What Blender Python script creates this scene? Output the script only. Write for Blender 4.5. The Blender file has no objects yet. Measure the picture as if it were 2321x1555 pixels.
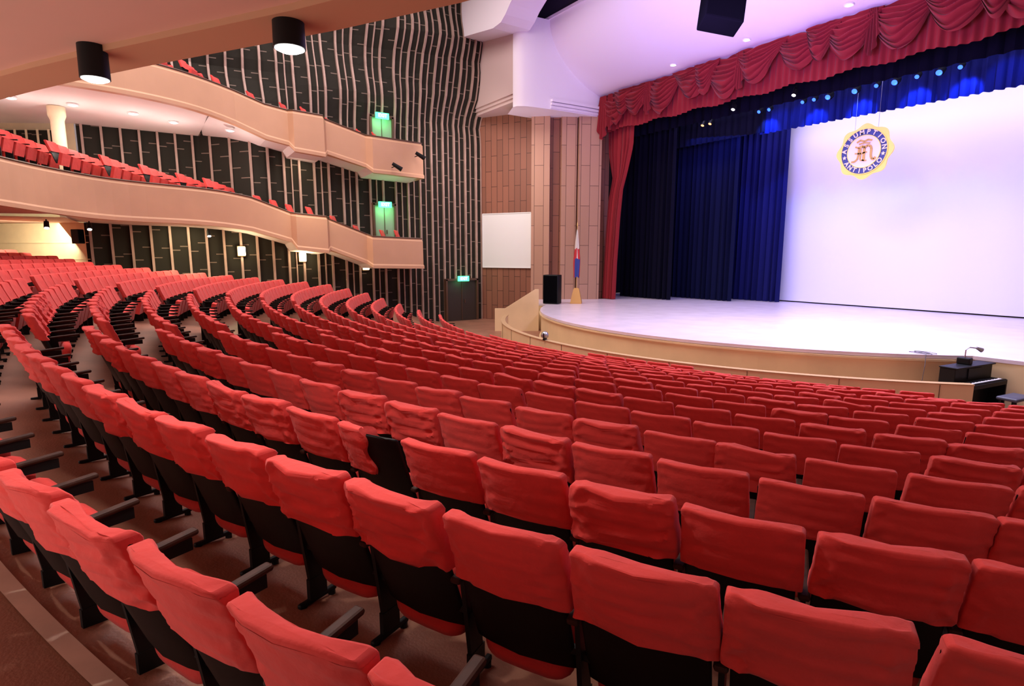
import bpy, math, random
from mathutils import Vector, Matrix, noise
random.seed(7)
scn=bpy.context.scene
COL=scn.collection
scn.view_settings.view_transform='Standard'
PI=math.pi

# ------------------------------------------------------------------ materials
def mat(name,col,rough=.6,metal=0,emit=None,es=0,bump=0,bscale=20,var=0,vscale=3,coat=0,sheen=0,spec=.5):
    m=bpy.data.materials.new(name);m.use_nodes=True
    nt=m.node_tree;N=nt.nodes;Lk=nt.links
    b=N['Principled BSDF']
    b.inputs['Base Color'].default_value=(*col,1)
    b.inputs['Roughness'].default_value=rough
    b.inputs['Metallic'].default_value=metal
    b.inputs['Specular IOR Level'].default_value=spec
    if sheen: b.inputs['Sheen Weight'].default_value=sheen
    if coat: b.inputs['Coat Weight'].default_value=coat
    if emit:
        b.inputs['Emission Color'].default_value=(*emit,1);b.inputs['Emission Strength'].default_value=es
    tc=N.new('ShaderNodeTexCoord')
    if var:
        nz=N.new('ShaderNodeTexNoise');nz.inputs['Scale'].default_value=vscale;nz.inputs['Detail'].default_value=4
        Lk.new(tc.outputs['Object'],nz.inputs['Vector'])
        r=N.new('ShaderNodeValToRGB')
        r.color_ramp.elements[0].position=.3;r.color_ramp.elements[1].position=.7
        r.color_ramp.elements[0].color=(*[c*(1-var) for c in col],1)
        r.color_ramp.elements[1].color=(*[min(1,c*(1+var)) for c in col],1)
        Lk.new(nz.outputs['Fac'],r.inputs['Fac']);Lk.new(r.outputs['Color'],b.inputs['Base Color'])
    if bump:
        n2=N.new('ShaderNodeTexNoise');n2.inputs['Scale'].default_value=bscale;n2.inputs['Detail'].default_value=5
        Lk.new(tc.outputs['Object'],n2.inputs['Vector'])
        bp=N.new('ShaderNodeBump');bp.inputs['Strength'].default_value=bump;bp.inputs['Distance'].default_value=.02
        Lk.new(n2.outputs['Fac'],bp.inputs['Height']);Lk.new(bp.outputs['Normal'],b.inputs['Normal'])
    return m

M_cover=mat('red_fabric',(.72,.066,.058),.88,bump=.7,bscale=7,var=.08,vscale=5,sheen=.12,spec=.2)
M_cush=mat('red_cushion_fabric',(.60,.042,.036),.85,bump=.2,bscale=30,sheen=.1,spec=.2)
M_shell=mat('dark_stained_wood',(.005,.004,.004),.5,var=.3,vscale=8,spec=.2)
M_arm=mat('dark_wood_armrest',(.045,.018,.012),.6,var=.4,vscale=12,spec=.18)
M_iron=mat('black_painted_iron',(.006,.007,.008),.5,spec=.25)
M_floor=mat('brown_carpet_floor',(.30,.135,.085),.42,bump=.15,bscale=60,var=.22,vscale=1.3)
M_strip=mat('worn_floor_edging',(.62,.46,.36),.6,var=.15)
M_plaster=mat('salmon_painted_plaster',(.60,.35,.21),.6,var=.05,vscale=.8)
M_soffit=mat('pale_soffit_plaster',(.84,.78,.76),.75,var=.04,vscale=.8)
M_slabw=mat('salmon_soffit',(.74,.47,.38),.7,var=.04,vscale=.7)
M_cove=mat('white_cove_plaster',(.84,.80,.88),.6)
M_darkceil=mat('dark_blue_ceiling_mesh',(.02,.018,.04),.8,bump=.6,bscale=12)
M_cream=mat('cream_wall_paint',(.76,.64,.42),.7,var=.05)
M_wood=mat('beige_maple_veneer',(.80,.60,.34),.45,var=.06,vscale=1.2)
M_stagefl=mat('polished_stage_floor',(.76,.66,.74),.25,var=.06,vscale=1.5)
M_batten=mat('pale_brown_batten',(.42,.29,.24),.6,var=.15,vscale=2)
M_rail=mat('dark_handrail',(.10,.05,.03),.4)
M_white=mat('white_board',(.76,.78,.78),.6)
M_black=mat('black_speaker_cloth',(.003,.003,.004),1,spec=0)
M_screen=mat('white_backdrop_cloth',(.86,.86,.95),.9)
M_redc=mat('crimson_velvet',(.25,.018,.023),.85,sheen=.1,bump=.1,bscale=6,spec=.15)
M_blk=mat('black_velour',(.005,.005,.014),.95,spec=.05)
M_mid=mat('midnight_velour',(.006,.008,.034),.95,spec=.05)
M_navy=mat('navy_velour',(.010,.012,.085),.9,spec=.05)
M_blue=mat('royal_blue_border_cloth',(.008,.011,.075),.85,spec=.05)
M_void=mat('black_stage_wall',(.004,.004,.007),.95)
M_gold=mat('self_lit_gold_paint',(.95,.70,.20),.45,emit=(.9,.55,.10),es=.35)  # faint glow mixed into the paint to brighten the emblem gold
M_golddark=mat('dark_gold_paint',(.68,.42,.12),.45)
M_navyp=mat('navy_paint',(.05,.075,.30),.5)
M_whitep=mat('white_enamel',(.88,.86,.86),.5)
M_lampw=mat('warm_lamp_lens',(1,1,1),.5,emit=(1,.97,.92),es=14)
M_lampy=mat('warm_sconce_glass',(1,.9,.6),.5,emit=(1,.90,.6),es=9)
M_lampb=mat('blue_led_lens',(.01,.02,.3),.9,emit=(.03,.10,1),es=4.5,spec=0)
M_lampo=mat('orange_led_lens',(1,.4,.1),.5,emit=(1,.35,.12),es=4)
M_green=mat('green_sign_glow',(.05,.9,.3),.5,emit=(.08,1,.35),es=2.5)
M_gtext=mat('white_sign_letters',(1,1,1),.5,emit=(.9,1,.9),es=3)
M_door=mat('grey_green_door_paint',(.30,.42,.30),.5)
M_doord=mat('dark_door_paint',(.035,.025,.02),.5)
M_chrome=mat('grey_metal',(.45,.45,.48),.35,metal=.8)
M_pole=mat('brass_pole',(.75,.5,.2),.3,metal=.7)
M_pink=mat('red_flag_cloth',(.5,.03,.04),.8)

def dark_wall_mat():
    m=bpy.data.materials.new('dark_mesh_wall_with_ties');m.use_nodes=True
    nt=m.node_tree;N=nt.nodes;L=nt.links;b=N['Principled BSDF']
    b.inputs['Roughness'].default_value=.8;b.inputs['Specular IOR Level'].default_value=.1
    tc=N.new('ShaderNodeTexCoord');sx=N.new('ShaderNodeSeparateXYZ');L.new(tc.outputs['Object'],sx.inputs[0])
    def mth(op,a,bv=None):
        n=N.new('ShaderNodeMath');n.operation=op
        for i,q in enumerate((a,bv)):
            if q is None: continue
            if isinstance(q,(int,float)): n.inputs[i].default_value=q
            else: L.new(q,n.inputs[i])
        return n.outputs[0]
    c=mth('FLOOR',mth('DIVIDE',mth('ADD',sx.outputs['Y'],22.94),.31))
    wn=N.new('ShaderNodeTexWhiteNoise');wn.noise_dimensions='1D';L.new(c,wn.inputs['W'])
    zz=mth('FRACT',mth('ADD',mth('DIVIDE',sx.outputs['Z'],1.05),wn.outputs['Value']))
    line=mth('LESS_THAN',zz,.035)
    mx=N.new('ShaderNodeMix');mx.data_type='RGBA'
    L.new(line,mx.inputs[0])
    mx.inputs[6].default_value=(.026,.024,.019,1);mx.inputs[7].default_value=(.20,.155,.125,1)
    nz=N.new('ShaderNodeTexNoise');nz.inputs['Scale'].default_value=30;L.new(tc.outputs['Object'],nz.inputs['Vector'])
    L.new(mx.outputs[2],b.inputs['Base Color'])
    bp=N.new('ShaderNodeBump');bp.inputs['Strength'].default_value=.4;L.new(nz.outputs['Fac'],bp.inputs['Height']);L.new(bp.outputs['Normal'],b.inputs['Normal'])
    return m
M_dwall=dark_wall_mat()

def plank_mat(name,c1,c2,cm,w=.42,h=1.3):
    m=bpy.data.materials.new(name);m.use_nodes=True
    nt=m.node_tree;N=nt.nodes;L=nt.links;b=N['Principled BSDF'];b.inputs['Roughness'].default_value=.55
    uv=N.new('ShaderNodeUVMap')
    mp=N.new('ShaderNodeMapping');mp.inputs['Rotation'].default_value=(0,0,PI/2)
    L.new(uv.outputs[0],mp.inputs['Vector'])
    br=N.new('ShaderNodeTexBrick');br.inputs['Scale'].default_value=1
    br.inputs['Brick Width'].default_value=h;br.inputs['Row Height'].default_value=w
    br.inputs['Mortar Size'].default_value=.012;br.inputs['Bias'].default_value=0
    br.inputs['Color1'].default_value=(*c1,1);br.inputs['Color2'].default_value=(*c2,1);br.inputs['Mortar'].default_value=(*cm,1)
    L.new(mp.outputs[0],br.inputs['Vector']);L.new(br.outputs['Color'],b.inputs['Base Color'])
    bp=N.new('ShaderNodeBump');bp.inputs['Strength'].default_value=.5;bp.inputs['Distance'].default_value=.03;bp.invert=True
    L.new(br.outputs['Fac'],bp.inputs['Height']);L.new(bp.outputs['Normal'],b.inputs['Normal'])
    return m
M_brown=plank_mat('brown_panel_planks',(.27,.105,.064),(.21,.082,.050),(.05,.018,.013),.33,1.5)
M_pil=plank_mat('tan_pilaster_planks',(.47,.27,.18),(.42,.24,.155),(.14,.07,.05),.45,1.9)

# ------------------------------------------------------------------ mesh tools
class B:
    def __init__(s): s.v=[];s.f=[];s.m=[]
    def add(s,vs,fs,mi=0):
        o=len(s.v);s.v+=[tuple(v) for v in vs]
        for f in fs: s.f.append(tuple(i+o for i in f));s.m.append(mi)
    def box(s,c,d,mi=0,rot=None,bev=0):
        hx,hy,hz=d[0]/2,d[1]/2,d[2]/2
        if bev<=0:
            vs=[Vector((x*hx,y*hy,z*hz)) for z in(-1,1) for y in(-1,1) for x in(-1,1)]
            fs=[(0,2,3,1),(4,5,7,6),(0,1,5,4),(2,6,7,3),(0,4,6,2),(1,3,7,5)]
        else:
            r=bev;vs=[];fs=[]
            ring=[]
            for (sx,sy,a0) in((1,1,0),(-1,1,90),(-1,-1,180),(1,-1,270)):
                for k in range(3):
                    a=math.radians(a0+45*k);ring.append((sx*(hx-r),sy*(hy-r),math.cos(a),math.sin(a)))
            lv=[(-hz,0),(-hz+r*.3,.7),(-hz+r,1),(hz-r,1),(hz-r*.3,.7),(hz,0)]
            n=len(ring)
            for z,e in lv:
                for x,y,ca,sa in ring: vs.append(Vector((x+ca*r*e,y+sa*r*e,z)))
            for l in range(5):
                for i in range(n):
                    j=(i+1)%n;fs.append((l*n+i,l*n+j,(l+1)*n+j,(l+1)*n+i))
            fs.append(tuple(reversed(range(n))));fs.append(tuple(5*n+i for i in range(n)))
        if rot is not None: vs=[rot@v for v in vs]
        s.add([v+Vector(c) for v in vs],fs,mi)
    def cyl(s,p0,p1,r0,r1=None,n=12,mi=0,caps=True):
        if r1 is None:r1=r0
        p0=Vector(p0);p1=Vector(p1);d=(p1-p0).normalized()
        a=d.orthogonal().normalized();b=d.cross(a)
        vs=[]
        for p,r in((p0,r0),(p1,r1)):
            for i in range(n):
                t=2*PI*i/n;vs.append(p+(a*math.cos(t)+b*math.sin(t))*r)
        fs=[(i,(i+1)%n,n+(i+1)%n,n+i) for i in range(n)]
        if caps: fs+=[tuple(reversed(range(n))),tuple(range(n,2*n))]
        s.add(vs,fs,mi)
    def lathe(s,c,prof,n=20,mi=0):
        vs=[];
        for r,z in prof:
            for i in range(n):
                t=2*PI*i/n;vs.append((c[0]+r*math.cos(t),c[1]+r*math.sin(t),c[2]+z))
        fs=[]
        for l in range(len(prof)-1):
            for i in range(n):
                j=(i+1)%n;fs.append((l*n+i,l*n+j,(l+1)*n+j,(l+1)*n+i))
        fs.append(tuple(reversed(range(n))));fs.append(tuple((len(prof)-1)*n+i for i in range(n)))
        s.add(vs,fs,mi)
    def grid(s,rows,mi=0,closed=False):
        n=len(rows[0]);vs=[p for r in rows for p in r];fs=[]
        for l in range(len(rows)-1):
            for i in range(n if closed else n-1):
                j=(i+1)%n;fs.append((l*n+i,l*n+j,(l+1)*n+j,(l+1)*n+i))
        s.add(vs,fs,mi)
    def prism(s,poly,f0,f1,mi=0):
        n=len(poly)
        s.add([f0(p) for p in poly]+[f1(p) for p in poly],
              [(i,(i+1)%n,n+(i+1)%n,n+i) for i in range(n)]+[tuple(reversed(range(n))),tuple(range(n,2*n))],mi)
    def tube(s,pts,r,n=8,mi=0):
        rows=[];pts=[Vector(p) for p in pts]
        for i,p in enumerate(pts):
            d=(pts[min(i+1,len(pts)-1)]-pts[max(i-1,0)]).normalized()
            up=Vector((0,0,1)) if abs(d.z)<.95 else Vector((1,0,0))
            a=d.cross(up).normalized();b=d.cross(a)
            rows.append([p+(a*math.cos(2*PI*k/n)+b*math.sin(2*PI*k/n))*r for k in range(n)])
        s.grid(rows,mi,True)
        o=len(s.v)
        s.f.append(tuple(range(o-n,o)));s.m.append(mi)
        s.f.append(tuple(reversed(range(o-n*len(rows),o-n*len(rows)+n))));s.m.append(mi)
    def mesh(s,name,mats,smooth=False):
        me=bpy.data.meshes.new(name);me.from_pydata(s.v,[],s.f)
        for m in mats: me.materials.append(m)
        me.polygons.foreach_set('material_index',s.m)
        if smooth: me.polygons.foreach_set('use_smooth',[True]*len(s.f))
        me.update();return me
    def obj(s,name,mats,parent=None,smooth=False,**kw):
        if not isinstance(mats,(list,tuple)): mats=[mats]
        o=bpy.data.objects.new(name,s.mesh(name,mats,smooth));COL.objects.link(o)
        if parent: o.parent=parent
        for k,v in kw.items(): o[k]=v
        if smooth:
            try: o.data.set_sharp_from_angle(angle=math.radians(50))
            except Exception: pass
        return o
def empty(name,loc,label,cat,group=None,rz=0):
    o=bpy.data.objects.new(name,None);o.empty_display_size=.1;o.location=loc;o.rotation_euler=(0,0,rz)
    COL.objects.link(o);o['label']=label;o['category']=cat
    if group:o['group']=group
    return o
def tag(o,label,cat,group=None):
    o['label']=label;o['category']=cat
    if group:o['group']=group
    return o
def struct(o): o['kind']='structure';return o
def interp(tab,x):
    if x<=tab[0][0]: return tab[0][1]
    for (a,b),(c,d) in zip(tab,tab[1:]):
        if x<=c: return b+(d-b)*(x-a)/(c-a)
    return tab[-1][1]

# ------------------------------------------------------------------ camera (origin: centre of the seating arcs, +Y to the stage)
CAM=Vector((12.5,-22.1,3.4));YAW=math.radians(56);PITCH=math.atan(202.5/1300)
cd=bpy.data.cameras.new('camera');cam=bpy.data.objects.new('camera',cd);COL.objects.link(cam)
cam.location=CAM;cam.rotation_euler=(PI/2-PITCH,0,YAW)
cd.sensor_width=36;cd.lens=36*1300/2321;cd.clip_end=200;cd.clip_start=.05
scn.camera=cam
def inframe(p,m=.06):
    d=Vector(p)-CAM
    F=Vector((-math.sin(YAW),math.cos(YAW),0));R=Vector((math.cos(YAW),math.sin(YAW),0))
    y=d.dot(F)*math.cos(PITCH)-d.z*math.sin(PITCH);z=d.dot(F)*math.sin(PITCH)+d.z*math.cos(PITCH);x=d.dot(R)
    if y<.15: return False
    return abs(x/y)<.893+m*(1+1.5/y) and abs(z/y)<.598+m*(1+3/y)

def cl(x): return max(0,min(1,x))
def fz(x,y):
    R=math.hypot(x,y)
    base=.132*max(0,R-12.8)
    add=min(.5,.034*max(0,11-x))*cl((R-12.8)/6)
    return (base+add)*cl((-9.2-y)/3)

# ------------------------------------------------------------------ room shell
b=B()
b.grid([[(x*.75,y*.75,fz(x*.75,y*.75)) for y in range(11,-46,-1)] for x in range(-26,23)])
struct(b.obj('floor',M_floor,smooth=True))
# side wall with folds
def woff(y,z):
    amp=interp([(-24,-1.1),(-17,-.9),(-13,.1),(-9,.85),(-6,.95)],y)
    s1=min(1,max(0,(z-9.7)/1.0));s2=min(1,max(0,(z-12.4)/.9))
    rip=.22*math.sin(z*1.5+y*.55)*min(1,max(0,(z-8.8)/1.5))
    rec=-2.2*cl((-17.2-y)/1.6) if 4.55<z<8.35 else 0
    return amp*(s1*.75+s2*.6)+rip+rec
zs=[-.2,2,4,4.5,4.6,6,7.2,8.3,8.4]+[8.8+.4*i for i in range(20)]
yw=[-23.1+i*(16.6/40) for i in range(41)]
b=B()
b.grid([[(-13.5+woff(y,z),y,z) for y in yw] for z in zs],0)
for i in range(61):
    y=-22.94+i*.31
    if i%2 and (i%4==1 or y<-17) and y<-10.5: continue
    if y>-6.5: break
    w=.024 if i%2 else .042
    for (z0,z1) in zip(zs,zs[1:]):
        x0=-13.5+woff(y,z0);x1=-13.5+woff(y,z1)
        t=.07 if i%2 else .12
        b.add([(x0,y-w,z0),(x0+t,y-w,z0),(x0+t,y+w,z0),(x0,y+w,z0),(x1,y-w,z1),(x1+t,y-w,z1),(x1+t,y+w,z1),(x1,y+w,z1)],
              [(0,1,5,4),(1,2,6,5),(2,3,7,6),(3,0,4,7)],1)
struct(b.obj('wall_left',[M_dwall,M_batten]))
# cream rear corner wall (recessed at balcony level)
b=B();rw=[]
for z in(-.2,1.2,4.4,4.5,4.6,6.5,8.3,8.4,16.5):
    rw.append([(-15.7,-23.15,z),(-16.6,-24.6,z),(-19.2,-28.6,z)] if 4.55<z<8.35 else [(-13.5,-23.1,z),(-15,-24.6,z),(-18.5,-28.2,z)])
b.grid(rw)
rr_=Matrix.Rotation(math.radians(-44.3),3,'Z')
for z in (2.6,3.2,3.8): b.box((-15.95,-25.6,z),(.03,7.2,.03),0,rr_)
a0=Vector((-15.85,-23.6));a1=Vector((-19.0,-28.5))
b.grid([[(a0.x+.06,a0.y,z),(a1.x+.06,a1.y,z)] for z in(7.2,8.0)],1)
for i in range(15):
    t=i/14;p=a0.lerp(a1,t);b.box((p.x+.1,p.y,7.6),(.1,.07,.85),2)
struct(b.obj('wall_rear',[M_cream,M_dwall,M_cream]))
b=B();b.box((-.5,-19,16.6),(38,30,.2));struct(b.obj('ceiling',M_darkceil))

def uvwall(name,pts,z0,z1,m):
    me=bpy.data.meshes.new(name);vs=[];fs=[];L=[0]
    for a,c in zip(pts,pts[1:]): L.append(L[-1]+math.dist(a,c))
    for p in pts: vs+=[(p[0],p[1],z0),(p[0],p[1],z1)]
    for i in range(len(pts)-1): fs.append((2*i,2*i+2,2*i+3,2*i+1))
    me.from_pydata(vs,[],fs);uv=me.uv_layers.new(name='UVMap')
    for pl in me.polygons:
        for li in pl.loop_indices:
            vi=me.loops[li].vertex_index;uv.data[li].uv=(L[vi//2],z1 if vi%2 else z0)
    me.materials.append(m);o=bpy.data.objects.new(name,me);COL.objects.link(o);return struct(o)
uvwall('wall_front',[(-13.55,-6.5),(-10.9,-5.05),(-10.25,-4.3),(-9.15,-2.2),(-9.15,-1.7)],0,10.6,M_brown)
def pilaster(name,a,c,dep):
    a=Vector(a);c=Vector(c);d=(c-a).normalized();n=Vector((d.y,-d.x))
    q=[a,a+n*dep,c+n*dep,c]
    uvwall(name,[tuple(p) for p in q],0,10.35,M_pil)
pilaster('trim_1',(-10.95,-5.1),(-10.35,-4.45),.30)
pilaster('trim_2',(-10.1,-4.0),(-9.75,-3.35),.22)
pilaster('trim_3',(-9.7,-3.3),(-9.2,-2.3),.34)
b=B()
b.box((0,-1.85,12.1),(19,.3,2.8));struct(b.obj('wall_header',M_cove))
uvwall('wall_right',[(9.15,-1.7),(9.15,-2.2),(10.25,-4.3),(13.55,-6.5)],0,10.6,M_brown)
# curved white cove
b=B()
def cove(t):
    a=t*PI/2
    return (-2.0-3.5*math.sin(a)**1.15, 10.7+2.9*(1-math.cos(a))**.9)
rows=[]
for i in range(17):
    y,z=cove(i/16);rows.append([(x,y,z) for x in(-10.2,-9.4,-5,0,5,9.4,10.2)])
b.grid(rows)
b.box((0,-5.5,13.66),(20.4,.12,.12))
struct(b.obj('trim_4',M_cove,smooth=True))
b=B();b.box((0,-5.3,15.1),(27,.1,2.85));struct(b.obj('trim_5',M_darkceil))
b=B()
for (z0,z1,e) in((10.45,13.4,0),(10.30,10.45,.07),(10.15,10.30,.14)):
    pl=[(-13.6,-7.0+e),(-9.75-e,-7.0+e),(-9.75-e,-4),(-13.6,-4)]
    b.prism(pl,lambda p,z0=z0:(p[0],p[1],z0),lambda p,z1=z1:(p[0],p[1],z1))
struct(b.obj('trim_6',mat('mauve_bulkhead_plaster',(.62,.48,.46),.65)))
b=B()
pl=[(-9.74,-7.05),(-9.5,-7.0),(-9.3,-6.7),(-9.2,-6.2),(-9.12,-5.4),(-9.05,-4.4),(-9.02,-3.4),(-9.0,-2.1)]
b.grid([[(x,y,z) for x,y in pl] for z in(9.85,10.4,11.5,13.6)])
b.add([(x,y,9.85) for x,y in pl]+[(-11,-2.1,9.85),(-11,-6.5,9.85)],[tuple(range(10))])
struct(b.obj('trim_7',M_cove,smooth=True))
b=B()
for z,e in((9.95,.05),(10.08,.10),(10.22,.15)):
    q=[(x+e,y-.02) for x,y in pl[4:]]
    b.prism(q+[(-9.3,-2.1),(-9.3,-5.4)],lambda p,z=z:(p[0],p[1],z-.05),lambda p,z=z:(p[0],p[1],z+.06))
struct(b.obj('trim_8',M_cove))
b=B()
prof=[(-13.6,16.5),(-13.6,14.9),(-13.35,14.2),(-13.0,13.6),(-12.6,13.35),(-9.7,12.9),(-9.1,12.95),(-8.75,13.15),(-8.4,13.45),(-7.9,13.75),(-7.2,13.95),(-6.0,14.05),(-6.0,16.5)]
b.prism(prof,lambda p:(p[0],-8.1,p[1]),lambda p:(p[0],-6.6,p[1]))
struct(b.obj('trim_9',M_cove))

# ------------------------------------------------------------------ stage
stg=empty('stage',(0,-6,0),'raised theatre stage with curved beige wooden apron','stage')
def loc(o,p): o.parent=p;o.matrix_parent_inverse=Matrix.Translation(-p.location);return o
SR=10.2;SZ=1.15
def arc(r,a0,a1,n): return [(r*math.sin(math.radians(a0+(a1-a0)*i/n)),-r*math.cos(math.radians(a0+(a1-a0)*i/n))) for i in range(n+1)]
fr=arc(SR,-50,50,48)
poly=[(-10.1,-4.3),(-10.85,-5.1),(-9.0,-6.5)]+fr+[(9.0,-6.5),(10.85,-5.1),(10.1,-4.3),(9.05,-2.2),(9.05,-1.6),(11.5,-1.6),(11.5,4.9),(-11.5,4.9),(-11.5,-1.6),(-9.05,-1.6),(-9.05,-2.2)]
b=B();b.prism(poly,lambda p:(p[0],p[1],SZ-.08),lambda p:(p[0],p[1],SZ))
loc(b.obj('stage_floor',M_stagefl),stg)
b=B()
p2=[(-10.85,-5.1),(-9.0,-6.5)]+arc(SR-.04,-50,50,48)+[(9.0,-6.5),(10.85,-5.1)]
b.grid([[(x,y,z) for x,y in p2] for z in(0,SZ-.08)])
for z,t in((SZ-.12,.05),(.06,.06)):
    rr=[arc(SR+d,-50,50,48) for d in(-.03,.03)]
    b.grid([[(x,y,z-t/2) for x,y in rr[0]],[(x,y,z-t/2) for x,y in rr[1]],[(x,y,z+t/2) for x,y in rr[1]],[(x,y,z+t/2) for x,y in rr[0]]])
loc(b.obj('stage_apron_front',M_wood),stg)
# pit rail
b=B()
o_=arc(11.75,-42.5,45.6,60);i_=arc(11.62,-42.5,45.6,60)
sec=[];
for (xo,yo),(xi,yi) in zip(o_,i_): sec.append([(xo,yo,0),(xo,yo,.80),(xi,yi,.80),(xi,yi,0)])
b.grid([list(s) for s in sec],0,True);b.add(sec[0],[(0,1,2,3)]);b.add(sec[-1],[(3,2,1,0)])
cap=[[(x*1.002,y*1.002,.80),(x*1.002,y*1.002,.82),(x2*.998,y2*.998,.82),(x2*.998,y2*.998,.80)] for (x,y),(x2,y2) in zip(o_,i_)]
b.grid(cap,1,True)
for i in range(4,60,6):
    x,y=o_[i];a=math.atan2(x,-y);b.box((x*1.0005,y*1.0005,.4),(.008,.012,.78),2,Matrix.Rotation(a,3,'Z'))
r=b.obj('pit_rail',[M_wood,mat('maple_cap',(.50,.33,.17),.7,spec=.1),M_rail]);tag(r,'low curved beige wooden pit rail around the stage apron','railing')
# stair parapet and steps
b=B()
A_=Vector((-8.95,-8.55));B_=Vector((-7.85,-6.95));d=(B_-A_).normalized();n=Vector((d.y,-d.x))*.07;Ld=(B_-A_).length
pf=[(0,0),(Ld,0),(Ld,1.85),(Ld-.15,1.85),(.45,1.0),(0,1.0)]
b.prism(pf,lambda q:(A_.x+d.x*q[0]-n.x,A_.y+d.y*q[0]-n.y,q[1]),lambda q:(A_.x+d.x*q[0]+n.x,A_.y+d.y*q[0]+n.y,q[1]))
par=b.obj('stair_parapet',M_wood)
sr=empty('stage_stairs',(-8.9,-7.8,0),'short wooden stairs with beige sloping side wall to the stage','stairs')
loc(par,sr)
b=B()
for k in range(5):
    c=A_+d*(.45+.28*k)-Vector((n.x,n.y)).normalized()*.55
    b.box((c.x,c.y,.1+.1*k),(.3,.95,.2+.2*k),0,Matrix.Rotation(math.atan2(d.y,d.x),3,'Z'))
loc(b.obj('stair_treads',M_wood),sr)

# stage house (black box)
b=B()
b.grid([[(-9.2,-1.5,z),(-11.6,-1.5,z),(-11.6,5,z),(11.6,5,z),(11.6,-1.5,z),(9.2,-1.5,z)] for z in(1.16,13.5)])
b.add([(-11.6,-1.6,13.5),(11.6,-1.6,13.5),(11.6,5,13.5),(-11.6,5,13.5)],[(0,1,2,3)])
struct(b.obj('wall_back',M_void))
# backdrop
b=B()
nx=60
b.grid([[(-9.5+19*i/nx,4+.02*math.sin(i*.9),z) for i in range(nx+1)] for z in(1.2,5,9.6)])
b.cyl((-9.5,4,9.6),(9.5,4,9.6),.04)
tag(b.obj('backdrop_screen',M_screen,smooth=True),'large plain white cloth backdrop across the rear of the stage','backdrop')

def drape(name,x0,x1,y,z0,z1,m,nf,amp,label,cat='curtain',hem=None,yaw=0,bot=None,seed=0,ks=12):
    b=B();n=nf*8;rows=[]
    for k in range(ks+1):
        t=k/ks;z=z0+(z1-z0)*t
        xa=x0;xb=x1
        if bot: xa,xb=interp(bot[0],t),interp(bot[1],t)
        row=[]
        for i in range(n+1):
            u=i/n;ph=u*nf*2*PI+.6*math.sin(u*9+seed)+.25*math.sin(t*3+u*20)
            a=amp*(1.15-.45*t)
            zz=z
            if hem and k==0: zz=z0+hem*math.sin(ph*.5)**2
            row.append((xa+(xb-xa)*u+amp*.3*math.cos(ph),y+yaw*u+a*math.sin(ph)+a*.3*math.sin(2.3*ph+seed),zz))
        rows.append(row)
    b.grid(rows)
    return tag(b.obj(name,m,smooth=True),label,cat)
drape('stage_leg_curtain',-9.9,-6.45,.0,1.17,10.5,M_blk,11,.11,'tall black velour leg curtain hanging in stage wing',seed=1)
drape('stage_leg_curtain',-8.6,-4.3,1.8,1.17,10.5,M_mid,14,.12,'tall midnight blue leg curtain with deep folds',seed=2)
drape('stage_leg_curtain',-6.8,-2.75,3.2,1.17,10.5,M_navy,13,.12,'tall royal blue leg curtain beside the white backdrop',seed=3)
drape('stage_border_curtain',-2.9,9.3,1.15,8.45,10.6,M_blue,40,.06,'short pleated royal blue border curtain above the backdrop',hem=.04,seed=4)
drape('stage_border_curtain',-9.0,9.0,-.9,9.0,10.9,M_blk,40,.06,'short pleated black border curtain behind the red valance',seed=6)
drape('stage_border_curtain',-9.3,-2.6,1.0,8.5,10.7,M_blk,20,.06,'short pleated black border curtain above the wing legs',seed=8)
drape('stage_house_curtain',0,0,-1.95,1.17,9.95,M_redc,6,.11,'crimson velvet side curtain gathered at the proscenium edge',
      bot=([(0,-9.1),(.35,-9.0),(.55,-8.85),(.66,-8.6),(.80,-8.9),(1,-9.0)],[(0,-8.3),(.2,-8.25),(.45,-8.1),(.60,-7.95),(.70,-7.65),(.82,-7.35),(1,-7.3)]),seed=5,ks=30)

# red swag valance
val=empty('stage_valance',(0,-2.4,10.7),'crimson velvet swagged valance along the top of the stage opening','valance')
b=B();n=640;rows=[]
for k in range(6):
    t=k/5;row=[]
    for i in range(n+1):
        u=i/n;x=-9.1+18.2*u;ph=x*2*PI/.26+.8*math.sin(x*1.7)
        row.append((x,-2.30+.06*math.sin(ph)*(1-.5*t)+.02*math.sin(ph*.37),9.16+1.56*t+(.05*math.sin(x*3.1) if k==0 else 0)))
    rows.append(row)
b.grid(rows);loc(b.obj('valance_skirt',M_redc,smooth=True),val)
def swag(xc,w,drop,yo,sd,lean):
    b=B();rows=[];NT=72;NS=40
    for k in range(NT+1):
        t=k/NT;row=[]
        for i in range(NS+1):
            s=-1+2*i/NS
            prof=(1-abs(s)**1.9)*(1+lean*s)
            z=10.72-t*(.22+drop*prof)-.05*t*(1-prof)
            nz=noise.noise(Vector((xc+s*1.6,t*3,sd)))
            fold=math.sin(t*7*2*PI+2.4*s*(1 if sd%2 else -1)+sd+4.5*nz)
            y=-2.46+yo-.24*math.sin(t*PI*.9)*max(0,prof)-.085*fold*(.3+.7*prof)-.03
            xx=xc+s*w/2*(1-.22*t*(1-prof*.3))
            row.append((xx,y,z+.016*fold+.07*nz*t))
        rows.append(row)
    b.grid(rows);return loc(b.obj('swag',M_redc,smooth=True),val)
def jabot(xc,w,h,sd):
    b=B();rows=[];n=40
    for k in range(9):
        t=k/8;row=[]
        for i in range(n+1):
            u=i/n;ph=u*4.5*2*PI+sd
            hh=h*(.55+.45*math.sin(PI*u))
            row.append((xc+(u-.5)*w*(.45+.55*t),-2.68-.06*math.sin(ph)*(.5+t),10.70-hh*t))
        rows.append(row)
    b.grid(rows);return loc(b.obj('valance_tail',M_redc,smooth=True),val)
k=0;x=-8.1;vr=random.Random(11)
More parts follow.
